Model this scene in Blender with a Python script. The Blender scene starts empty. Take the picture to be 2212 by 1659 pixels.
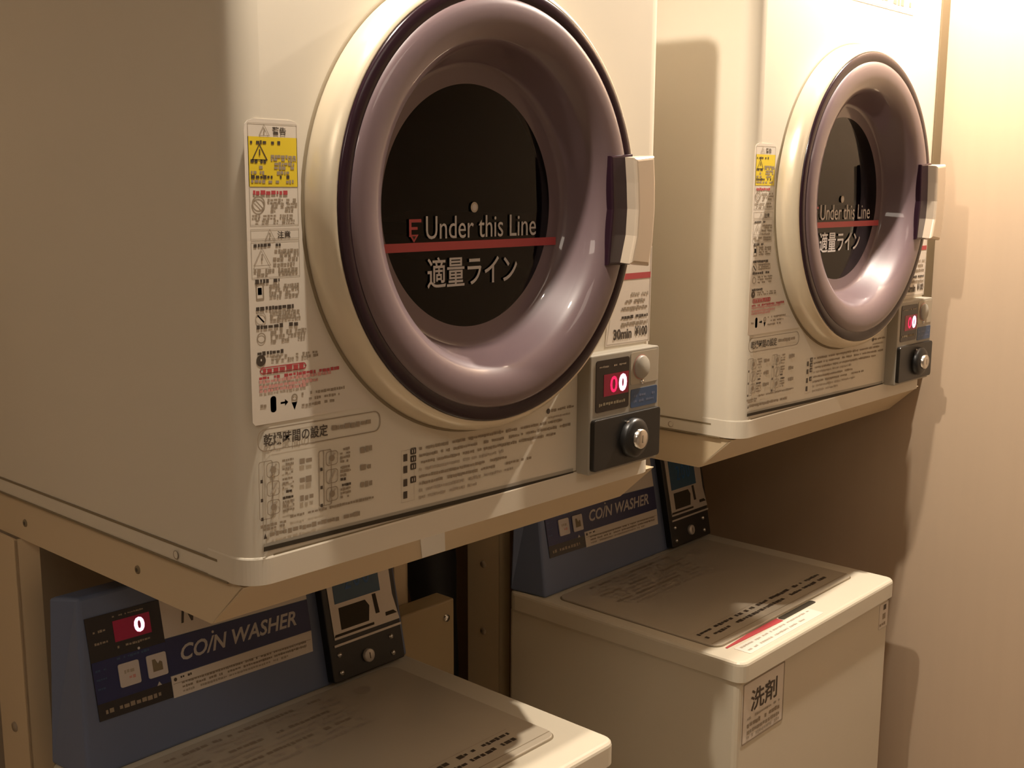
import bpy, bmesh, math, random
from mathutils import Vector, Matrix
PI = math.pi
scene = bpy.context.scene
COL = scene.collection
Z0 = 1.40                      # the measured frame's zero sits this high above the floor

# ------------------------------------------------------------------ camera
def make_camera():
    f_px, yaw, pitch, roll = 2509.3, 0.8342735, 0.1738901, 0.0030954
    cam = bpy.data.cameras.new('camera'); o = bpy.data.objects.new('camera', cam); COL.objects.link(o)
    cy, sy, cp, sp = math.cos(yaw), math.sin(yaw), math.cos(pitch), math.sin(pitch)
    fwd = Vector((sy*cp, cy*cp, -sp)); right = Vector((cy, -sy, 0)); up = right.cross(fwd)
    cr, sr = math.cos(roll), math.sin(roll)
    r2 = cr*right + sr*up; u2 = -sr*right + cr*up
    m = Matrix((r2, u2, -fwd)).transposed().to_4x4()
    m.translation = Vector((-0.5389, -0.7995, 0.1799 + Z0))
    o.matrix_world = m
    cam.sensor_fit = 'HORIZONTAL'; cam.sensor_width = 36.0; cam.lens = f_px/2212*36.0
    cam.clip_start = 0.02; cam.clip_end = 50
    scene.camera = o
make_camera()

# ------------------------------------------------------------------ world, exposure
w = bpy.data.worlds.new('World'); scene.world = w; w.use_nodes = True
w.node_tree.nodes['Background'].inputs[0].default_value = (1.0, 0.80, 0.58, 1)
w.node_tree.nodes['Background'].inputs[1].default_value = 0.0
vs = scene.view_settings
vs.view_transform = 'Standard'; vs.look = 'None'; vs.gamma = 1.0; vs.use_curve_mapping = False
vs.exposure = 0.0
LAMP_W = 72.0                  # watts of a ceiling downlight
CEIL = 2.30

# ------------------------------------------------------------------ materials
MATS = {}
def mat(name, col, rough=0.5, metal=0.0, coat=0.0, spec=0.5, noise=0.0, nscale=30.0, stretch=(1, 1, 1), bump=0.0, emit=None, estr=0.0, coat_rough=0.05):
    m = bpy.data.materials.new(name); m.use_nodes = True
    nt = m.node_tree; b = nt.nodes['Principled BSDF']
    b.inputs['Base Color'].default_value = (*col, 1)
    b.inputs['Roughness'].default_value = rough
    b.inputs['Metallic'].default_value = metal
    b.inputs['Specular IOR Level'].default_value = spec
    b.inputs['Coat Weight'].default_value = coat
    b.inputs['Coat Roughness'].default_value = coat_rough
    if emit:
        b.inputs['Emission Color'].default_value = (*emit, 1); b.inputs['Emission Strength'].default_value = estr
    if noise or bump:
        tc = nt.nodes.new('ShaderNodeTexCoord'); mp = nt.nodes.new('ShaderNodeMapping')
        mp.inputs['Scale'].default_value = stretch
        nz = nt.nodes.new('ShaderNodeTexNoise'); nz.inputs['Scale'].default_value = nscale; nz.inputs['Detail'].default_value = 4
        nt.links.new(tc.outputs['Object'], mp.inputs[0]); nt.links.new(mp.outputs[0], nz.inputs['Vector'])
        if noise:
            mx = nt.nodes.new('ShaderNodeMix'); mx.data_type = 'RGBA'
            mx.inputs[6].default_value = (*[c*(1-noise) for c in col], 1); mx.inputs[7].default_value = (*[min(1, c*(1+noise)) for c in col], 1)
            nt.links.new(nz.outputs[0], mx.inputs[0]); nt.links.new(mx.outputs[2], b.inputs['Base Color'])
        if bump:
            bp = nt.nodes.new('ShaderNodeBump'); bp.inputs['Strength'].default_value = bump; bp.inputs['Distance'].default_value = 0.002
            nt.links.new(nz.outputs[0], bp.inputs['Height']); nt.links.new(bp.outputs[0], b.inputs['Normal'])
    MATS[name] = m
    return m
def glass_mat(name, tint):
    m = bpy.data.materials.new(name); m.use_nodes = True; nt = m.node_tree
    nt.nodes.remove(nt.nodes['Principled BSDF']); out = nt.nodes['Material Output']
    tr = nt.nodes.new('ShaderNodeBsdfTransparent'); tr.inputs[0].default_value = (*tint, 1)
    gl = nt.nodes.new('ShaderNodeBsdfGlossy'); gl.inputs['Roughness'].default_value = 0.03
    fr = nt.nodes.new('ShaderNodeFresnel'); fr.inputs[0].default_value = 1.4
    mx = nt.nodes.new('ShaderNodeMixShader')
    nt.links.new(fr.outputs[0], mx.inputs[0]); nt.links.new(tr.outputs[0], mx.inputs[1]); nt.links.new(gl.outputs[0], mx.inputs[2])
    nt.links.new(mx.outputs[0], out.inputs[0]); MATS[name] = m
    return m
CREAM = mat('cream_enamel', (0.66, 0.595, 0.485), 0.38, noise=0.02, nscale=9)
WASHC = mat('washer_enamel', (0.64, 0.57, 0.445), 0.36, noise=0.02, nscale=9)
STANDM = mat('stand_paint', (0.60, 0.475, 0.31), 0.42, noise=0.02, nscale=12)
RING = mat('ring_plastic', (0.68, 0.59, 0.44), 0.30, metal=0.25)
GAP = mat('dark_gap', (0.035, 0.025, 0.012), 0.8)
GROOVE = mat('groove', (0.22, 0.17, 0.10), 0.7)
PURPLE = mat('smoked_purple', (0.145, 0.098, 0.105), 0.42, coat=0.7, spec=0.4, coat_rough=0.035)
PURPLED = mat('dark_purple_rim', (0.022, 0.009, 0.015), 0.2, spec=0.4)
PURPLEI = mat('collar_plastic', (0.50, 0.42, 0.42), 0.40)
GLASS = glass_mat('door_glass', (0.62, 0.57, 0.58))
DRUM = mat('drum_steel', (0.05, 0.045, 0.04), 0.5, metal=0.3)
SATIN = mat('satin_handle', (0.60, 0.49, 0.37), 0.30, metal=0.2)
LABEL = mat('label_film', (0.66, 0.585, 0.49), 0.35)
PAPER = mat('white_label', (0.72, 0.64, 0.55), 0.5)
YELLOW = mat('yellow_label', (0.72, 0.53, 0.03), 0.4)
INK = mat('black_print', (0.06, 0.043, 0.03), 0.5)
INKS = mat('grey_print', (0.30, 0.235, 0.165), 0.5)
INKF = mat('faint_print', (0.42, 0.35, 0.27), 0.5)
REDI = mat('red_print', (0.44, 0.06, 0.065), 0.45)
REDF = mat('faint_red_print', (0.62, 0.30, 0.26), 0.45)
WHITEI = mat('white_print', (0.54, 0.50, 0.47), 0.5)
GREYP = mat('grey_plastic', (0.34, 0.31, 0.255), 0.4)
SILVER = mat('silver_plate', (0.55, 0.50, 0.44), 0.35, metal=0.4)
BLACKP = mat('black_plastic', (0.012, 0.011, 0.010), 0.35)
BLACKD = mat('display_black', (0.016, 0.010, 0.009), 0.18)
CHROME = mat('chrome', (0.75, 0.72, 0.68), 0.22, metal=1.0)
BTN = mat('button_beige', (0.42, 0.36, 0.27), 0.45)
NAVY = mat('navy_panel', (0.012, 0.018, 0.095), 0.3)
NAVYL = mat('blue_label', (0.035, 0.075, 0.16), 0.4)
BLUE = mat('blue_console', (0.125, 0.155, 0.245), 0.42, noise=0.03, nscale=20)
BTNW = mat('button_white', (0.62, 0.55, 0.50), 0.5)
LCD = mat('lcd_blue', (0.03, 0.09, 0.16), 0.25)
LCDT = mat('lcd_digits', (0.01, 0.10, 0.30), 0.3)
LEDW = mat('led_lit', (0.9, 0.3, 0.5), 0.5, emit=(1.0, 0.42, 0.62), estr=3.0)
LEDR = mat('led_window', (0.16, 0.004, 0.02), 0.25, emit=(0.8, 0.0, 0.06), estr=0.06)
LEDS = mat('led_segment', (0.4, 0.01, 0.06), 0.4, emit=(1.0, 0.01, 0.12), estr=0.9)
LIDM = mat('lid_gloss', (0.50, 0.43, 0.33), 0.22, noise=0.03, nscale=14)
WALLM = mat('wallpaper', (0.51, 0.38, 0.262), 0.75, noise=0.035, nscale=60, stretch=(1, 1, 0.05), bump=0.06)
WALLB = mat('wall_back_paint', (0.42, 0.33, 0.23), 0.8, noise=0.03, nscale=30)
WALLD = mat('wall_brown_panel', (0.30, 0.25, 0.20), 0.7, noise=0.05, nscale=20)
CEILM = mat('ceiling_paint', (0.62, 0.57, 0.50), 0.9)
FLOORM = mat('floor_vinyl', (0.42, 0.33, 0.23), 0.45, noise=0.12, nscale=8)
GAPSHADE = mat('gap_shade', (0.16, 0.115, 0.06), 0.6)
HOSE = mat('black_rubber', (0.006, 0.006, 0.007), 0.6)
BOXM = mat('box_tan', (0.36, 0.27, 0.15), 0.5)
LAMPM = mat('lamp_lens', (1, 0.9, 0.7), 0.5, emit=(1.0, 0.86, 0.66), estr=60.0)
FILLA = mat('fill_diffuser', (.9, .85, .75), 0.6, emit=(1.0, 0.86, 0.70), estr=5.8)
FILLB = mat('fill_diffuser_dim', (.9, .85, .75), 0.6, emit=(1.0, 0.86, 0.70), estr=2.7)
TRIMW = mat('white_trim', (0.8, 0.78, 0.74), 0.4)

# ------------------------------------------------------------------ mesh helpers
_txt = {}
def text_geo(s, shear=0.0, bold=0.0):
    k = (s, shear, bold)
    if k in _txt: return _txt[k]
    cu = bpy.data.curves.new('tmp', 'FONT'); cu.body = s; cu.shear = shear; cu.offset = bold; cu.resolution_u = 3
    o = bpy.data.objects.new('tmp', cu); COL.objects.link(o); bpy.context.view_layer.update()
    ev = o.evaluated_get(bpy.context.evaluated_depsgraph_get()); me = ev.to_mesh()
    vv = [(v.co.x, v.co.y) for v in me.vertices]; ff = [tuple(p.vertices) for p in me.polygons]
    ev.to_mesh_clear(); bpy.data.objects.remove(o); bpy.data.curves.remove(cu)
    _txt[k] = (vv, ff)
    return _txt[k]

class Frame:
    """a flat drawing plane: u to the right, v up, n towards the viewer"""
    def __init__(s, o, u, v):
        s.o = Vector(o); s.u = Vector(u).normalized(); s.v = Vector(v).normalized(); s.n = s.u.cross(s.v)
    def p(s, a, b, c=0.0): return s.o + s.u*a + s.v*b + s.n*c

class MB:
    def __init__(s): s.v = []; s.f = []; s.m = []; s.mats = []; s.smooth = []
    def mi(s, m):
        if m not in s.mats: s.mats.append(m)
        return s.mats.index(m)
    def add(s, verts, faces, m, smooth=False):
        k = len(s.v); s.v += [tuple(v) for v in verts]; i = s.mi(m)
        for f in faces: s.f.append(tuple(a+k for a in f)); s.m.append(i); s.smooth.append(smooth)
    def bm(s, bm, m, smooth=False):
        bm.verts.ensure_lookup_table(); bm.verts.index_update()
        s.add([v.co.copy() for v in bm.verts], [[v.index for v in f.verts] for f in bm.faces], m, smooth); bm.free()
    def box(s, x0, x1, y0, y1, z0, z1, m, bev=0.0, seg=2):
        bm = bmesh.new(); bmesh.ops.create_cube(bm, size=1)
        for v in bm.verts: v.co = Vector((x0 if v.co.x < 0 else x1, y0 if v.co.y < 0 else y1, z0 if v.co.z < 0 else z1))
        if bev: bmesh.ops.bevel(bm, geom=list(bm.edges), offset=bev, segments=seg, affect='EDGES', profile=0.5)
        s.bm(bm, m, False)
    def hexa(s, bottom, top, m, bev=0.0, seg=2):
        """four bottom corners and four top corners, counter-clockwise from above"""
        bm = bmesh.new(); vs_ = [bm.verts.new(p) for p in list(bottom)+list(top)]
        for f in ((3, 2, 1, 0), (4, 5, 6, 7), (0, 1, 5, 4), (1, 2, 6, 5), (2, 3, 7, 6), (3, 0, 4, 7)): bm.faces.new([vs_[i] for i in f])
        if bev: bmesh.ops.bevel(bm, geom=list(bm.edges), offset=bev, segments=seg, affect='EDGES', profile=0.5)
        s.bm(bm, m, False)
    def prism(s, pts, h, fr, m, c0=0.0, bev=0.0, seg=2):
        """polygon (u, v) in frame fr from height c0 to c0+h"""
        bm = bmesh.new()
        a = [bm.verts.new(fr.p(x, y, c0)) for x, y in pts]; b = [bm.verts.new(fr.p(x, y, c0+h)) for x, y in pts]
        n = len(pts); bm.faces.new(list(reversed(a))); bm.faces.new(b)
        for i in range(n): bm.faces.new((a[i], a[(i+1) % n], b[(i+1) % n], b[i]))
        bmesh.ops.recalc_face_normals(bm, faces=list(bm.faces))
        if bev:
            es = [e for e in bm.edges if all(v in b for v in e.verts)]
            bmesh.ops.bevel(bm, geom=es, offset=bev, segments=seg, affect='EDGES', profile=0.5)
        s.bm(bm, m, False)
    def flat(s, pts, fr, m, c=0.0004):
        s.add([fr.p(x, y, c) for x, y in pts], [tuple(range(len(pts)))], m)
    def rect(s, x0, x1, y0, y1, fr, m, c=0.0004): s.flat([(x0, y0), (x1, y0), (x1, y1), (x0, y1)], fr, m, c)
    def outline(s, pts, t, fr, m, c=0.0006):
        n = len(pts); cx = sum(p[0] for p in pts)/n; cy = sum(p[1] for p in pts)/n
        hw = max(abs(p[0]-cx) for p in pts); hh = max(abs(p[1]-cy) for p in pts)
        inn = [(cx+(x-cx)*(1-t/hw), cy+(y-cy)*(1-t/hh)) for x, y in pts]
        s.add([fr.p(x, y, c) for x, y in pts+inn], [(i, (i+1) % n, n+(i+1) % n, n+i) for i in range(n)], m)
    def text(s, t, x0, x1, y0, y1, fr, m, c=0.0007, shear=0.0, bold=0.0):
        vv, ff = text_geo(t, shear, bold)
        ax = min(v[0] for v in vv); bx = max(v[0] for v in vv); ay = min(v[1] for v in vv); by = max(v[1] for v in vv)
        s.add([fr.p(x0+(x-ax)/(bx-ax)*(x1-x0), y0+(y-ay)/(by-ay)*(y1-y0), c) for x, y in vv], ff, m)
    def scribble(s, x0, x1, y, h, fr, m, rng, c=0.0007, fill=0.8, slope=0.0):
        """a line of print too small to read: short ragged dashes"""
        x = x0
        while x < x1:
            wd = h*rng.uniform(0.5, 1.3); e = min(x+wd, x1)
            if rng.random() < fill and e-x > h*0.25:
                a = h*rng.uniform(0.30, 0.5); yy = y+slope*(x-x0)+rng.uniform(-.08, .08)*h
                s.rect(x, e, yy-a, yy+a, fr, m, c)
            x = e+h*rng.uniform(0.12, 0.35)
    def disc(s, x, y, r, fr, m, c=0.0007, n=20): s.flat([(x+r*math.cos(2*PI*i/n), y+r*math.sin(2*PI*i/n)) for i in range(n)], fr, m, c)
    def annulus(s, x, y, r0, r1, fr, m, c=0.0007, n=24):
        v = [fr.p(x+r*math.cos(2*PI*i/n), y+r*math.sin(2*PI*i/n), c) for r in (r0, r1) for i in range(n)]
        s.add(v, [(i, n+i, n+(i+1) % n, (i+1) % n) for i in range(n)], m)
    def lathe(s, prof, fr, cx, cy, m, n=128, smooth=True, cap0=False, cap1=False):
        """profile of (radius, height along n) about the frame point (cx, cy)"""
        vs_ = [fr.p(cx+r*math.cos(2*PI*i/n), cy+r*math.sin(2*PI*i/n), h) for r, h in prof for i in range(n)]
        fs = []
        for k in range(len(prof)-1):
            for i in range(n): fs.append((k*n+i, k*n+(i+1) % n, (k+1)*n+(i+1) % n, (k+1)*n+i))
        s.add(vs_, fs, m, smooth)
        if cap0: s.add(vs_[:n], [tuple(range(n))], m)
        if cap1: s.add(vs_[-n:], [tuple(range(n))], m)
    def tube(s, path, r, m, n=20):
        pts = [Vector(p) for p in path]; rings = []
        for i, p in enumerate(pts):
            d = (pts[min(i+1, len(pts)-1)]-pts[max(i-1, 0)]).normalized(); a = d.cross(Vector((0, 1, 0))).normalized(); b = d.cross(a)
            rr = r(i) if callable(r) else r
            rings.append([p+a*rr*math.cos(2*PI*k/n)+b*rr*math.sin(2*PI*k/n) for k in range(n)])
        v = [q for g in rings for q in g]
        f = [(i*n+k, i*n+(k+1) % n, (i+1)*n+(k+1) % n, (i+1)*n+k) for i in range(len(pts)-1) for k in range(n)]
        f += [tuple(range(n)), tuple((len(pts)-1)*n+k for k in range(n))]
        s.add(v, f, m, True)
    def build(s, name, parent=None, org=None, label=None):
        me = bpy.data.meshes.new(name); o_ = Vector(org) if org is not None else Vector((0, 0, 0))
        me.from_pydata([tuple(Vector(v)-o_) for v in s.v], [], s.f); me.validate(clean_customdata=False)
        for m in s.mats: me.materials.append(m)
        if len(me.polygons) == len(s.m):
            me.polygons.foreach_set('material_index', s.m); me.polygons.foreach_set('use_smooth', s.smooth)
        o = bpy.data.objects.new(name, me); COL.objects.link(o)
        if parent: o.parent = parent
        if label: o['label'] = label
        return o
def rrect(x0, x1, y0, y1, r, k=5):
    out = []
    for cx, cy, a in ((x1-r, y1-r, 0), (x0+r, y1-r, 90), (x0+r, y0+r, 180), (x1-r, y0+r, 270)):
        for i in range(k+1):
            t = math.radians(a+90*i/k); out.append((cx+r*math.cos(t), cy+r*math.sin(t)))
    return out
def thing(name, label, cat, org, group=None):
    o = bpy.data.objects.new(name, None); COL.objects.link(o); o.empty_display_size = 0.1
    o.location = Vector(org)+Vector((0, 0, Z0)); o['label'] = label; o['category'] = cat
    if group: o['group'] = group
    return o
def copy_tree(o, parent=None):
    c = o.copy(); COL.objects.link(c)
    if parent: c.parent = parent; c.matrix_parent_inverse = o.matrix_parent_inverse.copy()
    for ch in [x for x in scene.objects if x.parent == o]: copy_tree(ch, c)
    return c
def structure(name, mb):
    o = mb.build(name); o['kind'] = 'structure'; return o
FRONT = Frame((0, 0, 0), (1, 0, 0), (0, 0, 1))       # faces -y
def front(y): return Frame((0, y, 0), (1, 0, 0), (0, 0, 1))
def lidf(z): return Frame((0, 0, z), (1, 0, 0), (0, 1, 0))
LEFTF = Frame((0, 0, 0), (0, -1, 0), (0, 0, 1))      # faces -x

# ------------------------------------------------------------------ the room
XL, XR, YF, YB = -1.75, 1.425, -1.9, 0.66
def room():
    for nm, a, m in (('floor', (XL-.1, XR+.1, YF-.1, YB+.1, -.1, 0), FLOORM), ('ceiling', (XL-.1, XR+.1, YF-.1, YB+.1, CEIL, CEIL+.1), CEILM),
                     ('wall_right', (XR, XR+.1, YF-.1, YB+.1, 0, CEIL), WALLM), ('wall_left', (XL-.1, XL, YF-.1, YB+.1, 0, CEIL), WALLD),
                     ('wall_back', (XL, XR, YB, YB+.1, 0, CEIL), WALLB), ('wall_front', (XL, XR, YF-.1, YF, 0, CEIL), WALLD)):
        b = MB(); b.box(*a, m); structure(nm, b)
room()
def wall_gap_shade():  # dark strip added for the shaded gap between farther dryer and wall
    b = MB(); b.box(1.393, XR, .006, .050, Z0-.115, CEIL, GAPSHADE, .002); structure('shade_strip_1', b)
wall_gap_shade()

# ------------------------------------------------------------------ downlights
def downlights():
    spots = [(0.09, -0.12, 0.62), (1.20, -0.15, 1.28)]
    labels = ['round recessed ceiling downlight above the front of the nearer dryer', 'round recessed ceiling downlight above the farther dryer by the right wall']
    t = bpy.data.objects.new('downlight', None); COL.objects.link(t); t.location = (0, 0, CEIL)
    b = MB(); fr = Frame((0, 0, 0), (-1, 0, 0), (0, 1, 0)); b.lathe([(.062, 0), (.062, .003), (.052, .005), (.045, .001), (.040, -.0), (.0395, .0005)], fr, 0, 0, TRIMW, 48); b.build('trim_ring', t)
    b = MB(); b.disc(0, 0, .040, fr, LAMPM, .0006, 32); b.build('lens', t)
    for i, (x, y, k) in enumerate(spots):
        o = t if i == 0 else copy_tree(t)
        o.location = (x, y, CEIL); o['label'] = labels[i]; o['category'] = 'ceiling light'; o['group'] = 'ceiling downlights'
        li = bpy.data.lights.new('downlight_beam', 'SPOT'); li.energy = LAMP_W*k; li.color = (1.0, 0.885, 0.75)
        li.spot_size = math.radians(150); li.spot_blend = 0.6; li.shadow_soft_size = 0.014
        lo = bpy.data.objects.new('downlight_beam', li); COL.objects.link(lo); lo.location = (x, y, CEIL-.03)
downlights()
def fill_panels():  # glowing panels added out of view as soft fill
    for x, y, m, lab in ((-1.10, -.62, FILLA, 'added square fill panel, unseen, on the ceiling left of the nearer dryer'), (.45, -1.40, FILLB, 'added square fill panel, unseen, on the ceiling in the aisle facing the dryers')):
        t = bpy.data.objects.new('fill_panel', None); COL.objects.link(t); t.location = (x, y, CEIL)
        t['label'] = lab; t['category'] = 'ceiling light'; t['group'] = 'added fill panels'
        b = MB(); b.box(-.34, .34, -.34, -.30, -.03, 0, TRIMW, .003); b.box(-.34, .34, .30, .34, -.03, 0, TRIMW, .003); b.box(-.34, -.30, -.30, .30, -.03, 0, TRIMW, .003); b.box(.30, .34, -.30, .30, -.03, 0, TRIMW, .003); b.build('fill_panel_frame', t)
        b = MB(); b.box(-.30, .30, -.30, .30, -.022, -.002, m); b.build('diffuser', t)
fill_panels()

# ------------------------------------------------------------------ coin dryer
DX = 0.789; TILT = 0.006
def dryer():
    org = Vector((0.305, 0.25, -0.167)); rng = random.Random(4)
    t = thing('coin_dryer', 'cream coin dryer with round purple door, the nearer one whose whole left side shows', 'dryer', org, 'coin dryers on stands')
    P = dict(parent=t, org=org)
    X0, X1, ZB, ZT, YB_, R = .010, .600, -.1496, .507, .50, .026
    cx, cz = .2974, .1532
    # cabinet: side shell with rounded front corners, front skin with a round opening
    b = MB()
    plan = [(X0, YB_), (X0, R)]
    plan += [(X0+R-R*math.cos(a), R-R*math.sin(a)) for a in [PI/2*i/8 for i in range(1, 9)]]
    nl = len(plan)
    plan += [(X1-R+R*math.sin(a), R-R*math.cos(a)) for a in [PI/2*i/8 for i in range(0, 9)]] + [(X1, YB_)]
    n = len(plan)
    v = [(x, y, ZB) for x, y in plan]+[(x, y, ZT) for x, y in plan]
    b.add(v, [(i, i+1, n+i+1, n+i) for i in range(n-1) if i != nl-1], CREAM, True)
    b.add(v, [(n-1, 0, n, 2*n-1)], CREAM)
    b.add(v, [tuple(range(n, 2*n)), tuple(range(n-1, -1, -1))], CREAM)
    fx0, fx1, fz0 = X0+R, X1-R, ZB
    N = 96; c1 = []; c2 = []
    angs = sorted([2*PI*i/N for i in range(N)]+[math.atan2(zc-cz, xc-cx) % (2*PI) for xc in (fx0, fx1) for zc in (fz0, ZT)])
    for a in angs:
        ca, sa = math.cos(a), math.sin(a)
        k = min((fx1-cx)/ca if ca > 1e-9 else 9, (fx0-cx)/ca if ca < -1e-9 else 9, (ZT-cz)/sa if sa > 1e-9 else 9, (fz0-cz)/sa if sa < -1e-9 else 9)
        c1.append((cx+.16*ca, 0, cz+.16*sa)); c2.append((cx+k*ca, 0, cz+k*sa))
    M = len(angs); b.add(c1+c2, [(i, M+i, M+(i+1) % M, (i+1) % M) for i in range(M)], CREAM)
    b.build('cabinet', **P)
    # base plinth under the seam, with the thin lip that catches light
    b = MB()
    b.hexa([(X0+.0, YB_, -.167), (X0, .022, -.167), (X1, .022, -.167), (X1, YB_, -.167)][::1], [(X0, YB_, -.1500), (X0, .022, -.1500), (X1, .022, -.1500), (X1, YB_, -.1500)], CREAM)
    e_ = .0006
    pl = [(X0-e_, .06)]+[(X0-e_+R-R*math.cos(a), -.0012+R-R*math.sin(a)) for a in [PI/2*i/12 for i in range(13)]]+[(X1+e_-R+R*math.sin(a), -.0012+R-R*math.cos(a)) for a in [PI/2*i/12 for i in range(13)]]+[(X1+e_, .06)]
    b.prism(pl, .025, lidf(-.1665), CREAM, 0, bev=.002)
    b.rect(X0+R, X1-R, -.1415-.002, -.1405, front(-.0003), GROOVE, .0002)
    b.add([(X0-.0008, y, z) for y, z in ((.49, -.1518), (.045, -.1518), (.045, -.1494), (.49, -.1494))], [(0, 1, 2, 3)], GROOVE)
    b.hexa([(X0-.0012, YB_, -.1680), (X0-.0012, .030, -.1680), (X1-.002, .030, -.1680), (X1-.002, YB_, -.1680)], [(X0-.0012, YB_, -.1662), (X0-.0012, .030, -.1662), (X1-.002, .030, -.1662), (X1-.002, YB_, -.1662)], GROOVE)  # dark strip painted in for the shaded gap between base and stand
    b.build('base_plinth', **P)
    b = MB()
    fr = Frame((X0-.0008, 0, 0), (0, -1, 0), (0, 0, 1))
    b.disc(-.111, -.1600, .0042, fr, INKS, .0005); b.disc(-.1102, -.1596, .0034, fr, CREAM, .0008)
    b.build('base_screw', **P)
    # ring round the door
    b = MB()
    b.lathe([(.2235, .0), (.2228, .0012), (.2210, .0016)], FRONT, cx, cz, GROOVE)
    b.lathe([(.2208, .0), (.2206, .008), (.2198, .014), (.2178, .020), (.2150, .0255), (.2120, .0285), (.2095, .0300), (.2078, .0295), (.2070, .026), (.200, .020)], FRONT, cx, cz, RING)
    b.build('door_ring', **P)
    # the bulging smoked door
    d = MB()
    d.lathe([(.2055, .020), (.2082, .0285), (.2080, .0310), (.2066, .0322), (.2020, .0325), (.1975, .0322), (.1950, .0314)], FRONT, cx, cz, PURPLED)
    d.lathe([(.1950, .0314), (.1938, .0328), (.1915, .0343), (.1880, .0352), (.1830, .0357), (.1760, .0354), (.1690, .0342), (.1630, .0318), (.1580, .0282), (.1545, .0240), (.1520, .0190), (.1505, .0150)], FRONT, cx, cz, PURPLE)
    d.lathe([(.1505, .0150), (.1485, .0100), (.1450, .0), (.1420, -.008), (.1400, -.0125), (.1375, -.0148), (.1340, -.0152), (.1190, -.0158)], FRONT, cx, cz, PURPLE)
    door = d.build('door', **P)
    g = MB(); g.lathe([(.1192, -.0158), (.07, -.0158), (.0005, -.0158)], FRONT, cx, cz, GLASS, 96, False); g.build('door_window', door, org)
    # print on the window
    fr = front(.0148); p = MB(); zl = .1160
    p.rect(cx-.129, cx+.129, zl-.0042, zl+.0042, fr, REDI, .0006)
    p.text('Under this Line', .2335, .3935, zl+.0070, zl+.0290, fr, WHITEI)
    p.text('適量ライン', .2350, .3640, zl-.0405, zl-.0105, fr, WHITEI, bold=.01)
    p.disc(cx+.0025, .1530, .0052, fr, INKF, .0008); p.disc(cx+.0025, .1530, .0032, fr, WHITEI, .0010)
    a = .2115
    p.rect(a, a+.016, zl+.0235, zl+.0265, fr, REDI, .0007); p.rect(a, a+.003, zl+.010, zl+.0265, fr, REDI, .0008); p.rect(a, a+.011, zl+.0165, zl+.0192, fr, REDI, .0007)
    p.flat([(a, zl+.012), (a+.012, zl+.012), (a+.006, zl+.0045)], fr, REDI, .0009); p.flat([(a+.0035, zl+.0105), (a+.0085, zl+.0105), (a+.006, zl+.0072)], fr, GAP, .0011)
    p.build('fill_line_print', door, org, 'red fill line with white lettering')
    # handle on the right of the door
    h = MB()
    lf = [(.4748, .2045), (.4785, .178), (.4808, .150), (.4790, .122), (.4703, .0925)]; rt = [(.5053, .0885), (.5115, .115), (.5140, .150), (.5130, .180), (.5099, .2075)]
    lb = [(x+.0035, z+.001) for x, z in lf]; rb = [(x+.004, z) for x, z in rt]
    bm = bmesh.new(); fv = [bm.verts.new((x, -.0545, z)) for x, z in lf+rt]; bv = [bm.verts.new((x, -.030, z)) for x, z in lb+rb]; n = len(fv)
    bm.faces.new(fv); bm.faces.new(bv[::-1])
    for i in range(n): bm.faces.new((fv[i], bv[i], bv[(i+1) % n], fv[(i+1) % n]))
    bmesh.ops.recalc_face_normals(bm, faces=list(bm.faces))
    bmesh.ops.bevel(bm, geom=[e for e in bm.edges if all(q in fv for q in e.verts)], offset=.004, segments=3, affect='EDGES', profile=.5)
    h.bm(bm, SATIN); h.build('handle', door, org)
    h = MB(); h.prism([(.4540, .2060), (.4580, .150), (.4520, .0910), (.4920, .0900), (.4970, .150), (.4920, .2090)], .0165, front(-.022), PURPLED, 0, bev=.002)
    h.build('handle_base', door, org)
    # collar and drum behind the window
    c = MB(); c.lathe([(.1400, -.017), (.1400, -.026), (.1375, -.038), (.1370, -.044)], FRONT, cx, cz, PURPLEI); c.lathe([(.1370, -.044), (.160, -.050), (.28, -.055)], FRONT, cx, cz, DRUM)
    c.build('drum_collar', **P)
    c = MB(); c.lathe([(.275, -.056), (.275, -.40), (.262, -.42), (.10, -.425), (.0005, -.425)], FRONT, cx, cz, DRUM)
    for k in range(3):
        aa = PI/2+.35+k*2*PI/3
        u = Vector((math.cos(aa), 0, math.sin(aa))); w_ = Vector((-math.sin(aa), 0, math.cos(aa))); o_ = Vector((cx, 0, cz))
        c.hexa([o_+u*.274+w_*.035+Vector((0, .40, 0)), o_+u*.274+w_*.035+Vector((0, .07, 0)), o_+u*.274-w_*.035+Vector((0, .07, 0)), o_+u*.274-w_*.035+Vector((0, .40, 0))],
               [o_+u*.205+w_*.008+Vector((0, .39, 0)), o_+u*.205+w_*.008+Vector((0, .08, 0)), o_+u*.205-w_*.008+Vector((0, .08, 0)), o_+u*.205-w_*.008+Vector((0, .39, 0))], DRUM)
    c.build('drum', **P)
    # warning label down the left edge
    b = MB(); fr = FRONT
    arc = [(cx-math.sqrt(.2265**2-(cz-z)**2), z) for z in [.100-.126*i/10 for i in range(11)]]
    pts = [(.0215, -.0255), (.0190, -.0225), (.0190, .2170), (.0200, .2220), (.0230, .2250), (.0285, .2265), (.0650, .2265), (.0705, .2250), (.0738, .2215), (.0750, .2170), (.0750, .106)]+arc
    b.prism(pts[::-1], .0004, fr, LABEL, 0)
    def zz(px): return .2225-.000378*(px-270)
    L, Rr = .0225, .0715
    b.rect(L, Rr, zz(403), zz(297), fr, YELLOW, .0006)
    b.outline([(L, zz(486)), (Rr, zz(486)), (Rr, zz(268)), (L, zz(268))], .0005, fr, INKF)
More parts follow.
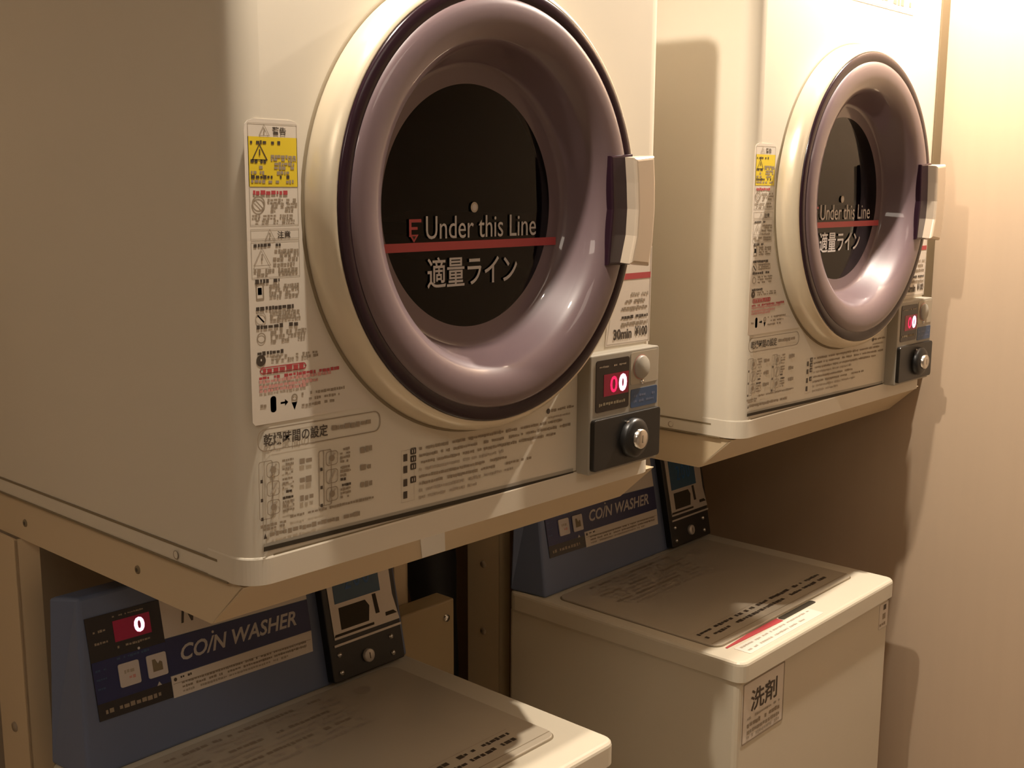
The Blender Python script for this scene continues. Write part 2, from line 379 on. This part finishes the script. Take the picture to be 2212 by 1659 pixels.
    def tri(x, z, r, m=INKS, t=.0009):
        q = [(x-r, z-r*.75), (x+r, z-r*.75), (x, z+r*.95)]; b.outline(q, t, fr, m, .0008)
        b.rect(x-.0006, x+.0006, z-r*.25, z+r*.35, fr, m, .0009)
    tri(.0385, zz(284), .0055); b.text('警告', .0465, .0605, zz(292), zz(275), fr, INK, bold=.02)
    for px, x1, mm in ((309, .055, INK), (338, .070, INKS), (345, .070, INKS), (354, .068, INKS), (362, .069, INKS), (373, .068, INKS), (382, .069, INK), (392, .067, INKS)):
        b.scribble(.0445 if 330 < px < 360 else .0245, x1, zz(px), .0030, fr, mm, rng, .0008, .75)
    tri(.0335, zz(331), .0080, INK, .0015); b.scribble(.0245, .040, zz(349), .003, fr, INK, rng, .0008)
    b.scribble(.026, .062, zz(416), .0036, fr, REDI, rng, .0008, .9)
    b.annulus(.0310, zz(440), .0052, .0066, fr, INKS, .0008)
    b.flat([(.0265, zz(431)), (.0278, zz(430)), (.0355, zz(449)), (.0342, zz(450))], fr, INKS, .0009)
    for px, x0, x1 in ((432, .040, .070), (441, .040, .070), (451, .041, .066), (466, .0245, .069), (477, .0245, .067)): b.scribble(x0, x1, zz(px), .0028, fr, INKS, rng, .0008, .8)
    b.outline([(L, zz(516)), (Rr, zz(516)), (Rr, zz(494)), (L, zz(494))], .0005, fr, INKF)
    tri(.0415, zz(508), .0055); b.text('注意', .0490, .0625, zz(515), zz(499), fr, INK, bold=.02)
    b.scribble(.0250, .0600, zz(529), .0032, fr, INK, rng); tri(.0330, zz(556), .0088)
    for px in (542, 550, 560, 572): b.scribble(.0440, .0705, zz(px), .0028, fr, INKS, rng)
    for px in (584, 592): b.scribble(.0245, .0690, zz(px), .0030, fr, INKS, rng)
    b.outline([(L, zz(600)), (Rr, zz(600)), (Rr, zz(520)), (L, zz(520))], .0005, fr, INKF)
    for sub, x1, rows, ink in ((607, .050, (619, 626, 634, 642), 'box'), (667, .064, (679, 687, 694), 'no'), (708, .068, (722, 731, 741), 'hand'), (766, .052, (777, 785), 'dot')):
        b.scribble(.0255, x1, zz(sub), .0036, fr, INK, rng, .0008, .95)
        for q in rows: b.scribble(.0395, .0700+max(0, q-690)*.00021, zz(q), .0026, fr, INKS, rng)
        y = zz(rows[0]+10); x = .0300
        if ink == 'box': b.outline([(x-.004, y-.007), (x+.004, y-.007), (x+.004, y+.007), (x-.004, y+.007)], .0012, fr, INKS); b.rect(x-.002, x+.002, y-.003, y+.003, fr, INKS)
        if ink == 'no': b.annulus(x, y, .0045, .0055, fr, INKF); b.flat([(x-.004, y+.003), (x-.003, y+.004), (x+.004, y-.003), (x+.003, y-.004)], fr, INKF)
        if ink == 'hand': b.annulus(x, y, .0035, .0045, fr, INKS)
        if ink == 'dot': b.disc(x-.001, zz(782), .0048, fr, INK); b.rect(x-.0016, x-.0004, zz(783), zz(778), fr, PAPER, .0010)
    pill = rrect(.0275, .0760, zz(811)-.001, zz(795)-.001, .0034, 4); b.outline(pill, .0009, fr, REDI); b.scribble(.0305, .0730, zz(803)-.001, .0050, fr, REDI, rng, .0008, 1.0)
    for px, x1 in ((822, .112), (830, .104), (842, .088), (851, .075)): b.scribble(.0265, x1, zz(px), .0032, fr, REDF if px > 825 else REDI, rng, .0008, .95)
    y = zz(884); b.scribble(.0270, .0330, y, .003, fr, INKS, rng)
    b.flat(rrect(.0375, .0435, y-.007, y+.007, .0025, 3), fr, INKS); b.rect(.0480, .0530, y-.0009, y+.0009, fr, INK); b.flat([(.0525, y-.003), (.0525, y+.003), (.0560, y)], fr, INK)
    b.annulus(.0625, y+.003, .002, .0034, fr, INKS); b.flat([(.0595, y-.001), (.0655, y-.001), (.0625, y-.008)], fr, INKS)
    for k in range(3): b.scribble(.0700, .1180-.006*k, y+.005-.005*k, .0028, fr, INKS, rng)
    b.build('warning_label', **P)
    # instruction label along the bottom
    b = MB()

    s_ = -.012
    def q(x, z): return (x, z+s_*(x-.0225))
    pill = [q(x, z) for x, z in rrect(.0230, .1600, -.0490, -.0295, .0075, 5)]; b.outline(pill, .0009, fr, INKS, .0006)
    ff = Frame((.0, 0, 0), (1, 0, s_), (-s_, 0, 1))
    b.text('乾燥時間の設定', .0295, .0985, -.0445, -.0335, ff, INK, .0008, bold=.015)
    b.scribble(.1030, .1500, -.0385, .0050, ff, INKS, rng, .0008, .95)
    # two columns of wash-load pictures
    for x0 in (.0240, .0880):
        b.outline(rrect(x0, x0+.0145, -.1080, -.0570, .002, 3), .0006, ff, INKS)
        b.rect(x0+.0055, x0+.0061, -.1080, -.0570, ff, INKS)
        for k, zc in enumerate((-.0655, -.0820, -.0985)):
            b.rect(x0+.0015, x0+.0040, zc-.010, zc-.007, ff, INK, .0008)
            b.outline(rrect(x0+.0080, x0+.0215, zc-.0065, zc+.0065, .003, 3), .0006, ff, INKS, .0008)
            if k != 1: b.disc(x0+.0148, zc, .0030, ff, INKS, .0009)
            b.flat([(x0+.011, zc-.005), (x0+.013, zc-.005), (x0+.019, zc+.004), (x0+.0175, zc+.005)], ff, INKF, .0008)
            for j in range(4): b.scribble(x0+.0245, x0+.0365, zc+.006-.0037*j, .0026, ff, INK if (k, j) in ((1, 3), (2, 0)) else INKS, rng)
            b.scribble(x0+.0430 if x0 < .05 else x0+.0480, x0+.0575 if x0 < .05 else x0+.0620, zc+.002, .0058, ff, INKS, rng, .0008, 1.0)
    b.scribble(.0250, .0520, -.1135, .0030, ff, INKS, rng); b.scribble(.0560, .1550, -.1105, .0028, ff, INKS, rng, .0008, .9); b.scribble(.0280, .0500, -.1165, .0028, ff, INKS, rng)
    b.flat([(.0280, -.1250), (.0315, -.1250), (.0298, -.1200)], ff, INK); b.scribble(.0340, .1350, -.1225, .0046, ff, INKS, rng, .0008, .9)
    # four numbered notes on the right
    for i, zc in enumerate((-.0790, -.0905, -.1035, -.1155)):
        b.rect(.1895, .1945, zc-.004, zc+.003, ff, INK)
    b.outline([(.1865, -.123), (.2035, -.123), (.2035, -.072), (.1865, -.072)], .0003, ff, INKF)
    for zc in (-.0745, -.0820, -.0895, -.1025): b.flat(rrect(.1985, .2060, zc-.0032, zc+.0032, .001, 2), ff, INK); b.rect(.2000, .2010, zc-.0015, zc+.0015, ff, LABEL, .0010); b.rect(.2028, .2038, zc-.0015, zc+.0015, ff, LABEL, .0010)
    for i, (x1, mm) in enumerate(((.425, INKS), (.440, INKS), (.415, INKS), (.330, INKF), (.336, INKS), (.375, INKS), (.345, INKF), (.290, INKF))):
        b.scribble(.2100, x1, -.0735-.0069*i, .0033, ff, mm, rng, .0008, .85)
    b.build('instruction_label', **P)
    b = MB(); b.flat([(.0262, -.1362), (.4445, -.1448), (.4445, -.1372), (.0268, -.1298)], fr, GREYP, .0004); b.flat([(.0258, -.1362), (.4450, -.1450), (.4450, -.1408), (.0262, -.1322)], fr, GAP, .0007)
    b.build('trim_strip', **P)
    b = MB(); b.disc(.4005, -.0660, .0030, fr, INK, .0005); b.scribble(.4050, .4440, -.0660, .0032, fr, INKS, rng, .0005, .9); b.scribble(.4010, .4380, -.0735, .0026, fr, INKF, rng, .0005, .9)
    b.build('maker_mark', **P)
    # price label under the handle
    b = MB(); pp = [(.5000, -.0060), (.5845, -.0060), (.5855, .1130), (.5330, .1130), (.5330, .068)]
    pp = [(.4985, -.0055), (.5840, -.0065), (.5850, .1060), (.5060, .1060), (.5060, .0600)]
    b.prism(pp, .0004, fr, PAPER, 0)
    b.outline([(.5005, -.0040), (.5825, -.0050), (.5835, .1045), (.5200, .1045), (.5075, .0300)], .0007, fr, INKS, .0006)
    b.rect(.5100, .5830, .0690, .0760, fr, REDI, .0007)
    for z, m_, x0 in ((.0515, INKF, .546), (.0435, INKS, .531), (.0355, INKS, .528), (.0255, INK, .528), (.0175, INKS, .528)): b.scribble(x0, .5790, z, .0045, fr, m_, rng, .0008, .9)
    b.text('30min', .5130, .5480, .0005, .0130, fr, INK, .0008, bold=.03); b.text('¥100', .5545, .5790, .0020, .0135, fr, INK, .0008, bold=.03)
    b.build('price_label', **P)
    # control housing and coin box at the lower right
    b = MB(); b.prism(rrect(.4500, .5800, -.1445, -.0095, .003, 3), .018, FRONT, GREYP, 0, bev=.0015); ctl = b.build('control_box', **P)
    fr = front(-.018)
    b = MB(); b.prism(rrect(.4600, .5208, -.0745, -.0160, .003, 3), .0008, fr, BLACKD, 0)
    b.rect(.4735, .5195, -.0575, -.0325, fr, LEDR, .0011)
    b.text('0', .4850, .4985, -.0545, -.0355, fr, LEDS, .0013, bold=.02); b.text('0', .5010, .5160, -.0550, -.0345, fr, LEDW, .0013, bold=.06)
    b.scribble(.4650, .5140, -.0235, .0022, fr, INKS, rng, .0012); b.scribble(.4650, .5150, -.0660, .0040, fr, GROOVE, rng, .0012, .7)
    b.build('display', ctl, org)
    b = MB(); b.prism(rrect(.5240, .5775, -.0505, -.0130, .003, 3), .0006, fr, PAPER if False else BTN, 0); b.build('button_plate', ctl, org)
    b = MB(); b.lathe([(.0135, .0006), (.0135, .003), (.0125, .0045), (.0005, .0048)], fr, .5435, -.0310, GREYP, 32); b.annulus(.5435, -.0310, .0135, .0147, fr, REDF, .0010); b.build('start_button', ctl, org)
    b = MB(); b.lathe([(.0026, .0006), (.0022, .0022), (.0004, .0028)], fr, .5465, -.0487, CHROME, 16); b.build('indicator_lamp', ctl, org)
    b = MB(); b.prism(rrect(.5255, .5770, -.0775, -.0560, .002, 3), .0006, fr, NAVYL, 0); b.scribble(.531, .572, -.0640, .003, fr, BLUE, rng, .0008); b.scribble(.531, .570, -.0705, .003, fr, BLUE, rng, .0008); b.build('coin_label', ctl, org)
    b = MB(); b.prism(rrect(.4520, .5785, -.1400, -.0815, .004, 3), .0055, fr, BLACKP, 0, bev=.001); cb = b.build('coin_box', ctl, org)
    b = MB(); f2 = front(-.0235)
    b.lathe([(.0230, 0), (.0230, .006), (.0200, .009), (.0135, .010), (.0120, .010)], f2, .5230, -.1105, BLACKP, 40)
    b.lathe([(.0115, .008), (.0115, .014), (.0100, .0152), (.0005, .0152)], f2, .5230, -.1105, CHROME, 32); b.rect(.5222, .5238, -.1150, -.1060, f2, INKS, .0156)
    b.build('lock', ctl, org)
    b = MB(); b.box(.5090, .5190, -.0265, -.0235, -.0935, -.0895, CHROME, .0008); b.build('coin_slot', ctl, org)
    # notice high on the front, mostly above the picture
    b = MB(); fr = FRONT
    b.prism(rrect(.2350, .4750, .4340, .4980, .002, 3), .0004, fr, PAPER, 0); b.outline(rrect(.2370, .4730, .4360, .4960, .002, 3), .0005, fr, INKF)
    for z, h_ in ((.4480, .0110), (.4640, .009), (.4790, .010)): b.scribble(.3200 if z < .45 else .25, .4640, z, h_, fr, INKS, rng, .0007, .85)
    b.build('notice_label', **P)
    return t
near_dryer = dryer(); near_dryer.rotation_euler.y = TILT
far_dryer = copy_tree(near_dryer); far_dryer.location.x += DX
far_dryer['label'] = 'cream coin dryer with round purple door, the farther one against the beige right wall'

# ------------------------------------------------------------------ stands
def stand():
    x0, x1 = .0145, .6205; org = Vector((.3175, .28, -Z0))
    t = thing('dryer_stand', 'tan steel stand carrying the nearer dryer, with a painted patch of light on its slanted front', 'stand', org, 'dryer stands')
    zt, zb = -.1685, -.2155
    b = MB()
    b.hexa([(x0, .064, zb+.0016), (x1, .064, zb-.0030), (x1, .067, zb-.0030), (x0, .067, zb+.0016)], [(x0, .012, zt+.0016), (x1, .012, zt-.0020), (x1, .018, zt-.0020), (x0, .018, zt+.0016)], STANDM, .0012)
    b.hexa([(x0+.002, .10, zt-.0018), (x0+.002, .016, zt-.0018), (x1-.002, .016, zt-.0054), (x1-.002, .10, zt-.0054)], [(x0+.002, .10, zt+.0010), (x0+.002, .016, zt+.0010), (x1-.002, .016, zt-.0026), (x1-.002, .10, zt-.0026)], STANDM)
    b.build('front_fascia', t, org)
    zt0, zb0 = zt, zb
    for x, dx_ in ((x0, .003), (x1-.003, .003)):
        b = MB(); e_ = .0014 if x == x0 else -.0024; zt = zt0+e_; zb = zb0+e_
        pr = [(.540, zb), (.066, zb), (.0140, zt), (.540, zt)]
        b.prism([(-y, z) for y, z in pr], -.003, Frame((x, 0, 0), (0, -1, 0), (0, 0, 1)), STANDM, 0)
        b.box(x if x == x0 else x-.018, x+.020 if x == x0 else x+.003, .07, .515, zt-.003, zt, STANDM)
        r = b.build('side_rail', t, org)
        if x == x0:
            for y, z in ((.4243, -.1935), (.1894, -.1920)):
                b = MB(); fr = Frame((x, 0, 0), (0, -1, 0), (0, 0, 1)); b.lathe([(.0044, 0), (.0040, .0012), (.0005, .0014)], fr, -y, z, GROOVE, 16); b.disc(-y, z, .0020, fr, INK, .0016); b.build('bolt', r, org)
    zt, zb = zt0, zb0
    b = MB(); b.box(x0, x1, .5365, .5405, zb, zt-.003, STANDM); b.build('rear_rail', t, org)
    for sx in (0, 1):
        b = MB()
        xa = .0085 if sx == 0 else .5900; ya = .440 if sx == 0 else .464
        b.box(xa if sx == 0 else xa+.0235, xa+.0035 if sx == 0 else xa+.027, ya, ya+.072, -Z0, zb, STANDM, .0008)
        b.box(xa, xa+.0275, ya, ya+.0035, -Z0, zb, STANDM, .0008)
        lg = b.build('leg', t, org)
        if sx == 0:
            for z in (-.448, -.565):
                b = MB(); b.lathe([(.0060, 0), (.0055, .002), (.0005, .0024)], Frame((xa, 0, 0), (0, -1, 0), (0, 0, 1)), -.475, z, INKS, 16); b.build('bolt', lg, org)
        b = MB(); b.lathe([(.022, 0), (.022, .006), (.012, .010), (.012, .012)], Frame((xa+.012, ya+.022, -Z0), (1, 0, 0), (0, 1, 0)), 0, 0, BLACKP, 24, True, True, True); b.build('foot', t, org)
    return t, org
near_stand, sorg = stand(); near_stand.rotation_euler.y = 0.0
far_stand = copy_tree(near_stand); far_stand.location.x += DX
far_stand['label'] = 'tan steel stand carrying the farther dryer next to the right wall'
def fascia_light_patch():  # pale sheared plate painted as a patch of light on the near fascia
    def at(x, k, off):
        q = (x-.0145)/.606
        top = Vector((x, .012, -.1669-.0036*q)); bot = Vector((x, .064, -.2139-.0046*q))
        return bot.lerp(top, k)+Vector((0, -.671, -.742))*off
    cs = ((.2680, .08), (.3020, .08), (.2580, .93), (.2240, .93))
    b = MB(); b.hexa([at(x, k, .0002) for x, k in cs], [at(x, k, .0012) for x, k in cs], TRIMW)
    b.build('light_patch', near_stand, sorg, 'pale painted patch of light')
fascia_light_patch()

# ------------------------------------------------------------------ coin washers
DXW = 0.770
def washer():
    org = Vector((.252, .24, -Z0)); rng = random.Random(9)
    t = thing('coin_washer', 'cream top-loading coin washer under the nearer dryer, red zero on its blue console', 'washing machine', org, 'coin washers under the dryers')
    P = dict(parent=t, org=org)
    X0, X1, YF_, YR = .010, .4960, -.026, .408; ZL = -.4725
    b = MB(); b.box(X0+.004, X1-.004, YF_+.005, YR, -Z0+.02, -.500, WASHC, .008, 3); b.build('cabinet', **P)
    for fx, fy in ((.05, .03), (.45, .03), (.05, .37), (.45, .37)):
        b = MB(); b.lathe([(.02, 0), (.02, .022)], Frame((fx, fy, -Z0), (1, 0, 0), (0, 1, 0)), 0, 0, BLACKP, 20, True, True, True); b.build('foot', **P)
    b = MB()
    bm = bmesh.new(); bmesh.ops.create_cube(bm, size=1)
    for v in bm.verts: v.co = Vector((X0 if v.co.x < 0 else X1, YF_-.003 if v.co.y < 0 else YR, -.5020 if v.co.z < 0 else ZL))
    bmesh.ops.bevel(bm, geom=[e for e in bm.edges if abs(e.verts[0].co.z-e.verts[1].co.z) > .01], offset=.016, segments=5, affect='EDGES', profile=.5)
    top = [e for e in bm.edges if all(abs(q.co.z-ZL) < 1e-5 for q in e.verts)]
    bmesh.ops.bevel(bm, geom=top, offset=.006, segments=3, affect='EDGES', profile=.5)
    b.bm(bm, WASHC)
    b.build('top_cover', **P)
    # lid
    b = MB(); fl = lidf(ZL)
    lidpts = rrect(.034, .4530, .0270, .3230, .016, 6)
    b.prism(rrect(.0325, .4545, .0255, .3245, .017, 6), .0003, fl, GROOVE, 0)
    b.prism(lidpts, .0030, fl, LIDM, .0, bev=.0015)
    fl = lidf(ZL+.003)
    b.rect(.036, .451, .1480-.11, .1490-.11, fl, GROOVE, .0002)
    for k in range(9): b.scribble(.075+rng.uniform(0, .02), .335+rng.uniform(-.03, .01), .3080-.0115*k, .0070, fl, INKF if k % 3 else INKS, rng, .0004, .8)
    b.disc(.375, .290, .011, fl, INKF, .0003)
    b.scribble(.050, .415, .0710, .0072, fl, INK, rng, .0004, .8); b.scribble(.050, .415, .0560, .0072, fl, INK, rng, .0004, .8)
    b.rect(.045, .420, .0795, .0802, fl, INKS, .0003)
    b.build('lid', **P)
    f0 = lidf(ZL)
    b = MB(); b.prism(rrect(.196, .300, .0140, .0245, .004, 4), .0006, f0, GAP, 0); b.build('recess_shade', **P)  # flat black plate; the finger recess's shade is put into its colour
    b = MB(); b.prism([(.044, .0175), (.193, .0125), (.193, .0245), (.110, .0245), (.044, .0205)], .0008, f0, REDI, 0); b.build('red_label', **P)
    b = MB(); b.prism(rrect(.050, .265, -.0165, .0105, .002, 3), .0005, f0, PAPER, 0)
    for k in range(2): b.scribble(.058, .255-.03*k, .004-.012*k, .0045, f0, INKF, rng, .0007, .85)
    b.build('front_label', **P)
    # seam line below the cover and stickers on the front
    b = MB(); fr = front(YF_+.005)
    b.prism(rrect(.0260, .1420, -.6020, -.5090, .002, 3), .0004, fr, PAPER, 0); b.outline(rrect(.0265, .1415, -.6015, -.5095, .002, 3), .0022, fr, INKS, .0006)
    b.text('洗剤', .0480, .1210, -.5580, -.5250, fr, INK, .0008, bold=.015)
    for z, h_, m_ in ((-.5655, .004, INKF), (-.5760, .007, INKS), (-.5860, .006, INKS), (-.5940, .005, INKF)): b.scribble(.040, .130, z, h_, fr, m_, rng, .0008, .9)
    b.build('detergent_label', **P)
    b = MB(); b.prism(rrect(.4550, .4890, -.5560, -.5110, .002, 3), .0004, fr, PAPER, 0)
    b.rect(.4700, .4800, -.5240, -.5150, fr, INK, .0006); b.rect(.4680, .4790, -.5400, -.5300, fr, INKS, .0006); b.scribble(.458, .486, -.5480, .006, fr, INKS, rng, .0006); b.outline(rrect(.4555, .4885, -.5555, -.5115, .002, 3), .0006, fr, INKF, .0006)
    b.build('energy_label', **P)
    # blue console at the rear
    s = .2; y0 = .336; zt = -.277
    def yy(z): return y0+s*(z-ZL)
    b = MB()
    b.hexa([(.0125, .405, ZL), (.0205, y0, ZL), (.4955, y0, ZL), (.4955, .405, ZL)], [(.020, .402, zt), (.0415, yy(zt), zt), (.4930, yy(zt), zt), (.4930, .402, zt)], BLUE, .004, 3)
    con = b.build('console', **P)
    k = math.sqrt(1+s*s)
    class CF(Frame):                                             # console drawing plane addressed in x and true height
        def p(self, a, b_, c=0.0): return Vector((a, yy(b_), b_))+self.n*c
    cf = CF((0, y0, ZL), (1, 0, 0), (0, s, 1)); dz = -.02        # prints drop a little towards the right
    def T(x, z): return (x, z+dz*(x-.0437))
    class CT(CF):
        def p(self, a, b_, c=0.0):
            z = b_+dz*(a-.0437); return Vector((a, yy(z), z))+self.n*c
    ct = CT((0, y0, ZL), (1, 0, 0), (0, s, 1))
    b = MB()
    b.prism([(.0437, -.4145), (.1355, -.4145), (.1355, -.3010), (.0437, -.3010)], .0012, ct, BLACKD, 0)
    b.rect(.0440, .1353, -.3960, -.3500, ct, NAVY, .0014)
    b.prism([(.0755, -.3345), (.1210, -.3345), (.1210, -.3110), (.0755, -.3110)], .0004, ct, LEDR, .0012)
    b.text('0', .1005, .1135, -.3305, -.3135, ct, LEDW, .0018, bold=.04); b.text('0', .0840, .0960, -.3305, -.3135, ct, LEDR, .0017, bold=.02)
    b.scribble(.0760, .1150, -.3060, .0020, ct, INKS, rng, .0014); b.scribble(.0510, .0670, -.3180, .003, ct, INKS, rng, .0014); b.scribble(.0510, .0670, -.3310, .003, ct, INKS, rng, .0014)
    b.scribble(.0770, .1180, -.3405, .0030, ct, INKS, rng, .0014); b.scribble(.0740, .1150, -.3530, .0030, ct, NAVYL, rng, .0016); b.disc(.1020, -.3480, .0016, ct, BTNW, .0016, 10)
    for z in (-.3600, -.3700, -.3800): b.scribble(.0470, .0600, z, .0026, ct, NAVYL, rng, .0016)
    b.flat([(.1175, -.3960), (.1235, -.3960), (.1205, -.3915)], ct, WHITEI, .0016)
    b.scribble(.0520, .1230, -.4060, .0055, ct, INKS, rng, .0016, .8)
    cp = b.build('control_panel', con, org)
    for nm, x0, x1, ic in (('left', .0735, .0985, 0), ('right', .1085, .1330, 1)):
        b = MB(); b.prism(rrect(x0, x1, -.3855, -.3595, .002, 3), .0020, ct, BTNW, .0012)
        if ic: b.flat([(x0+.006, -.3790), (x1-.006, -.3790), (x1-.006, -.3700), (x1-.009, -.3680), (x0+.013, -.3710), (x0+.010, -.3650), (x0+.006, -.3650)], ct, GROOVE, .0034)
        else: b.scribble(x0+.006, x1-.005, -.3690, .004, ct, INKF, rng, .0034); b.scribble(x0+.007, x1-.006, -.3760, .004, ct, REDF, rng, .0034)
        b.build('push_button', con, org)
    b = MB(); b.prism([(.1357, -.3900), (.3410, -.3890), (.3410, -.3500), (.1357, -.3475)], .0008, ct, NAVY, 0)
    b.text('CO/N WASHER', .1530, .3200, -.3770, -.3585, ct, WHITEI, .0011, shear=.3, bold=.022); b.disc(.1990, -.3545, .0017, ct, WHITEI, .0011, 10)
    b.build('name_band', con, org)
    b = MB(); b.prism([(.1357, -.3465), (.3410, -.3490), (.3410, -.2950), (.1357, -.2950)], .0006, ct, PAPER, 0); b.text('N', .1600, .1810, -.3345, -.3080, ct, INK, .0009, shear=.3, bold=.02); b.build('maker_label', con, org)
    b = MB(); b.prism([(.1365, -.4160), (.3390, -.4160), (.3410, -.3895), (.1365, -.3910)], .0006, ct, PAPER, 0); b.disc(.1415, -.3955, .0022, ct, INK, .0009, 12)
    b.scribble(.1450, .1640, -.3945, .0030, ct, INK, rng, .0009); b.rect(.138, .338, -.4005, -.3998, ct, INKF, .0009)
    for i in range(3): b.scribble(.1490, .3300-.03*(i == 2), -.4012-.0050*i, .0030, ct, INKS if i < 2 else INKF, rng, .0009, .9)
    b.build('caution_label', con, org)
    # coin mechanism
    b = MB(); b.prism(rrect(.3560, .4800, -.4690, -.2900, .003, 3), .014, cf, BLACKP, -.001, bev=.0015); me = b.build('coin_mechanism', con, org)
    class CM(Frame):
        def p(self, a, b_, c=0.0):
            z = b_-.006*(a-.36); return Vector((a, yy(z), z))+self.n*(c+.013)
    cm = CM((0, y0, ZL), (1, 0, 0), (0, s, 1))
    b = MB()
    b.prism([(.3660, -.4150), (.4790, -.4150), (.4720, -.3800), (.4720, -.2950), (.3640, -.2950)], .0010, cm, SILVER, 0)
    b.prism([(.3740, -.3700), (.4520, -.3700), (.4520, -.3060), (.3740, -.3060)], .0005, cm, LCD, .0010)
    for i, x in enumerate((.393, .409, .425)): b.text('2000'[i+1] if i else '2', x, x+.011, -.355, -.330, cm, LCDT, .0018)
    b.prism([(.3790, -.4045), (.4260, -.4045), (.4300, -.3850), (.4240, -.3760), (.3790, -.3760)], .0005, cm, GAP, .0010)
    b.prism([(.4395, -.3985), (.4460, -.3985), (.4430, -.3720), (.4370, -.3720)], .0005, cm, GAP, .0010)
    b.prism([(.3660, -.4118), (.4340, -.4118), (.4340, -.4085), (.3680, -.4085)], .0005, cm, GAP, .0010)
    b.prism([(.4560, -.4060), (.4760, -.4060), (.4700, -.4010), (.4560, -.4010)], .0005, cm, GAP, .0010)
    b.build('face_plate', con, org)
    b = MB(); b.prism([(.3640, -.4240), (.4800, -.4235), (.4800, -.4205), (.3640, -.4210)], .0012, cm, SILVER, 0); b.build('trim_bar', con, org)
    for x, z in ((.3700, -.4580), (.3705, -.4350), (.4600, -.4350), (.4600, -.4570)):
        b = MB(); b.lathe([(.0037, 0), (.0033, .0022), (.0005, .003)], cm, x, z, CHROME, 16); b.build('bolt', con, org)
    b = MB(); b.lathe([(.0088, 0), (.0088, .004), (.0074, .005), (.0005, .005)], cm, .4165, -.4480, SILVER, 28); b.rect(.4158, .4172, -.4520, -.4440, cm, GAP, .0053); b.build('lock', con, org)
    return t
near_washer = washer(); near_washer.rotation_euler.y = 0.003
far_washer = copy_tree(near_washer); far_washer.location.x += DXW
far_washer['label'] = 'cream top-loading coin washer beside the right wall, framed detergent label on its front'

# ------------------------------------------------------------------ things behind the nearer washer
org = Vector((.62, .44, -Z0))
t = thing('utility_box', 'tan upright utility box standing behind the nearer washer, left of the dark hose', 'box', org)
b = MB(); b.box(.565, .676, .422, .461, -Z0, -.4600, BOXM, .003); b.build('body', t, org)
b = MB(); b.lathe([(.0060, 0), (.0055, .004), (.0005, .005)], front(.422), .6570, -.487, CHROME, 20); b.build('latch', t, org)
b = MB(); b.tube([(.755, .57, -.22), (.755, .57, -.36), (.760, .565, -.46), (.768, .560, -.54), (.772, .560, -.64), (.774, .560, -1.0), (.774, .560, -Z0)], lambda i: .046 if i < 3 else .036, HOSE, 24)
o = b.build('drain_hose'); o.location.z = Z0
o['label'] = 'black rubber hose standing upright between the tan box and the stand leg'; o['category'] = 'hose'
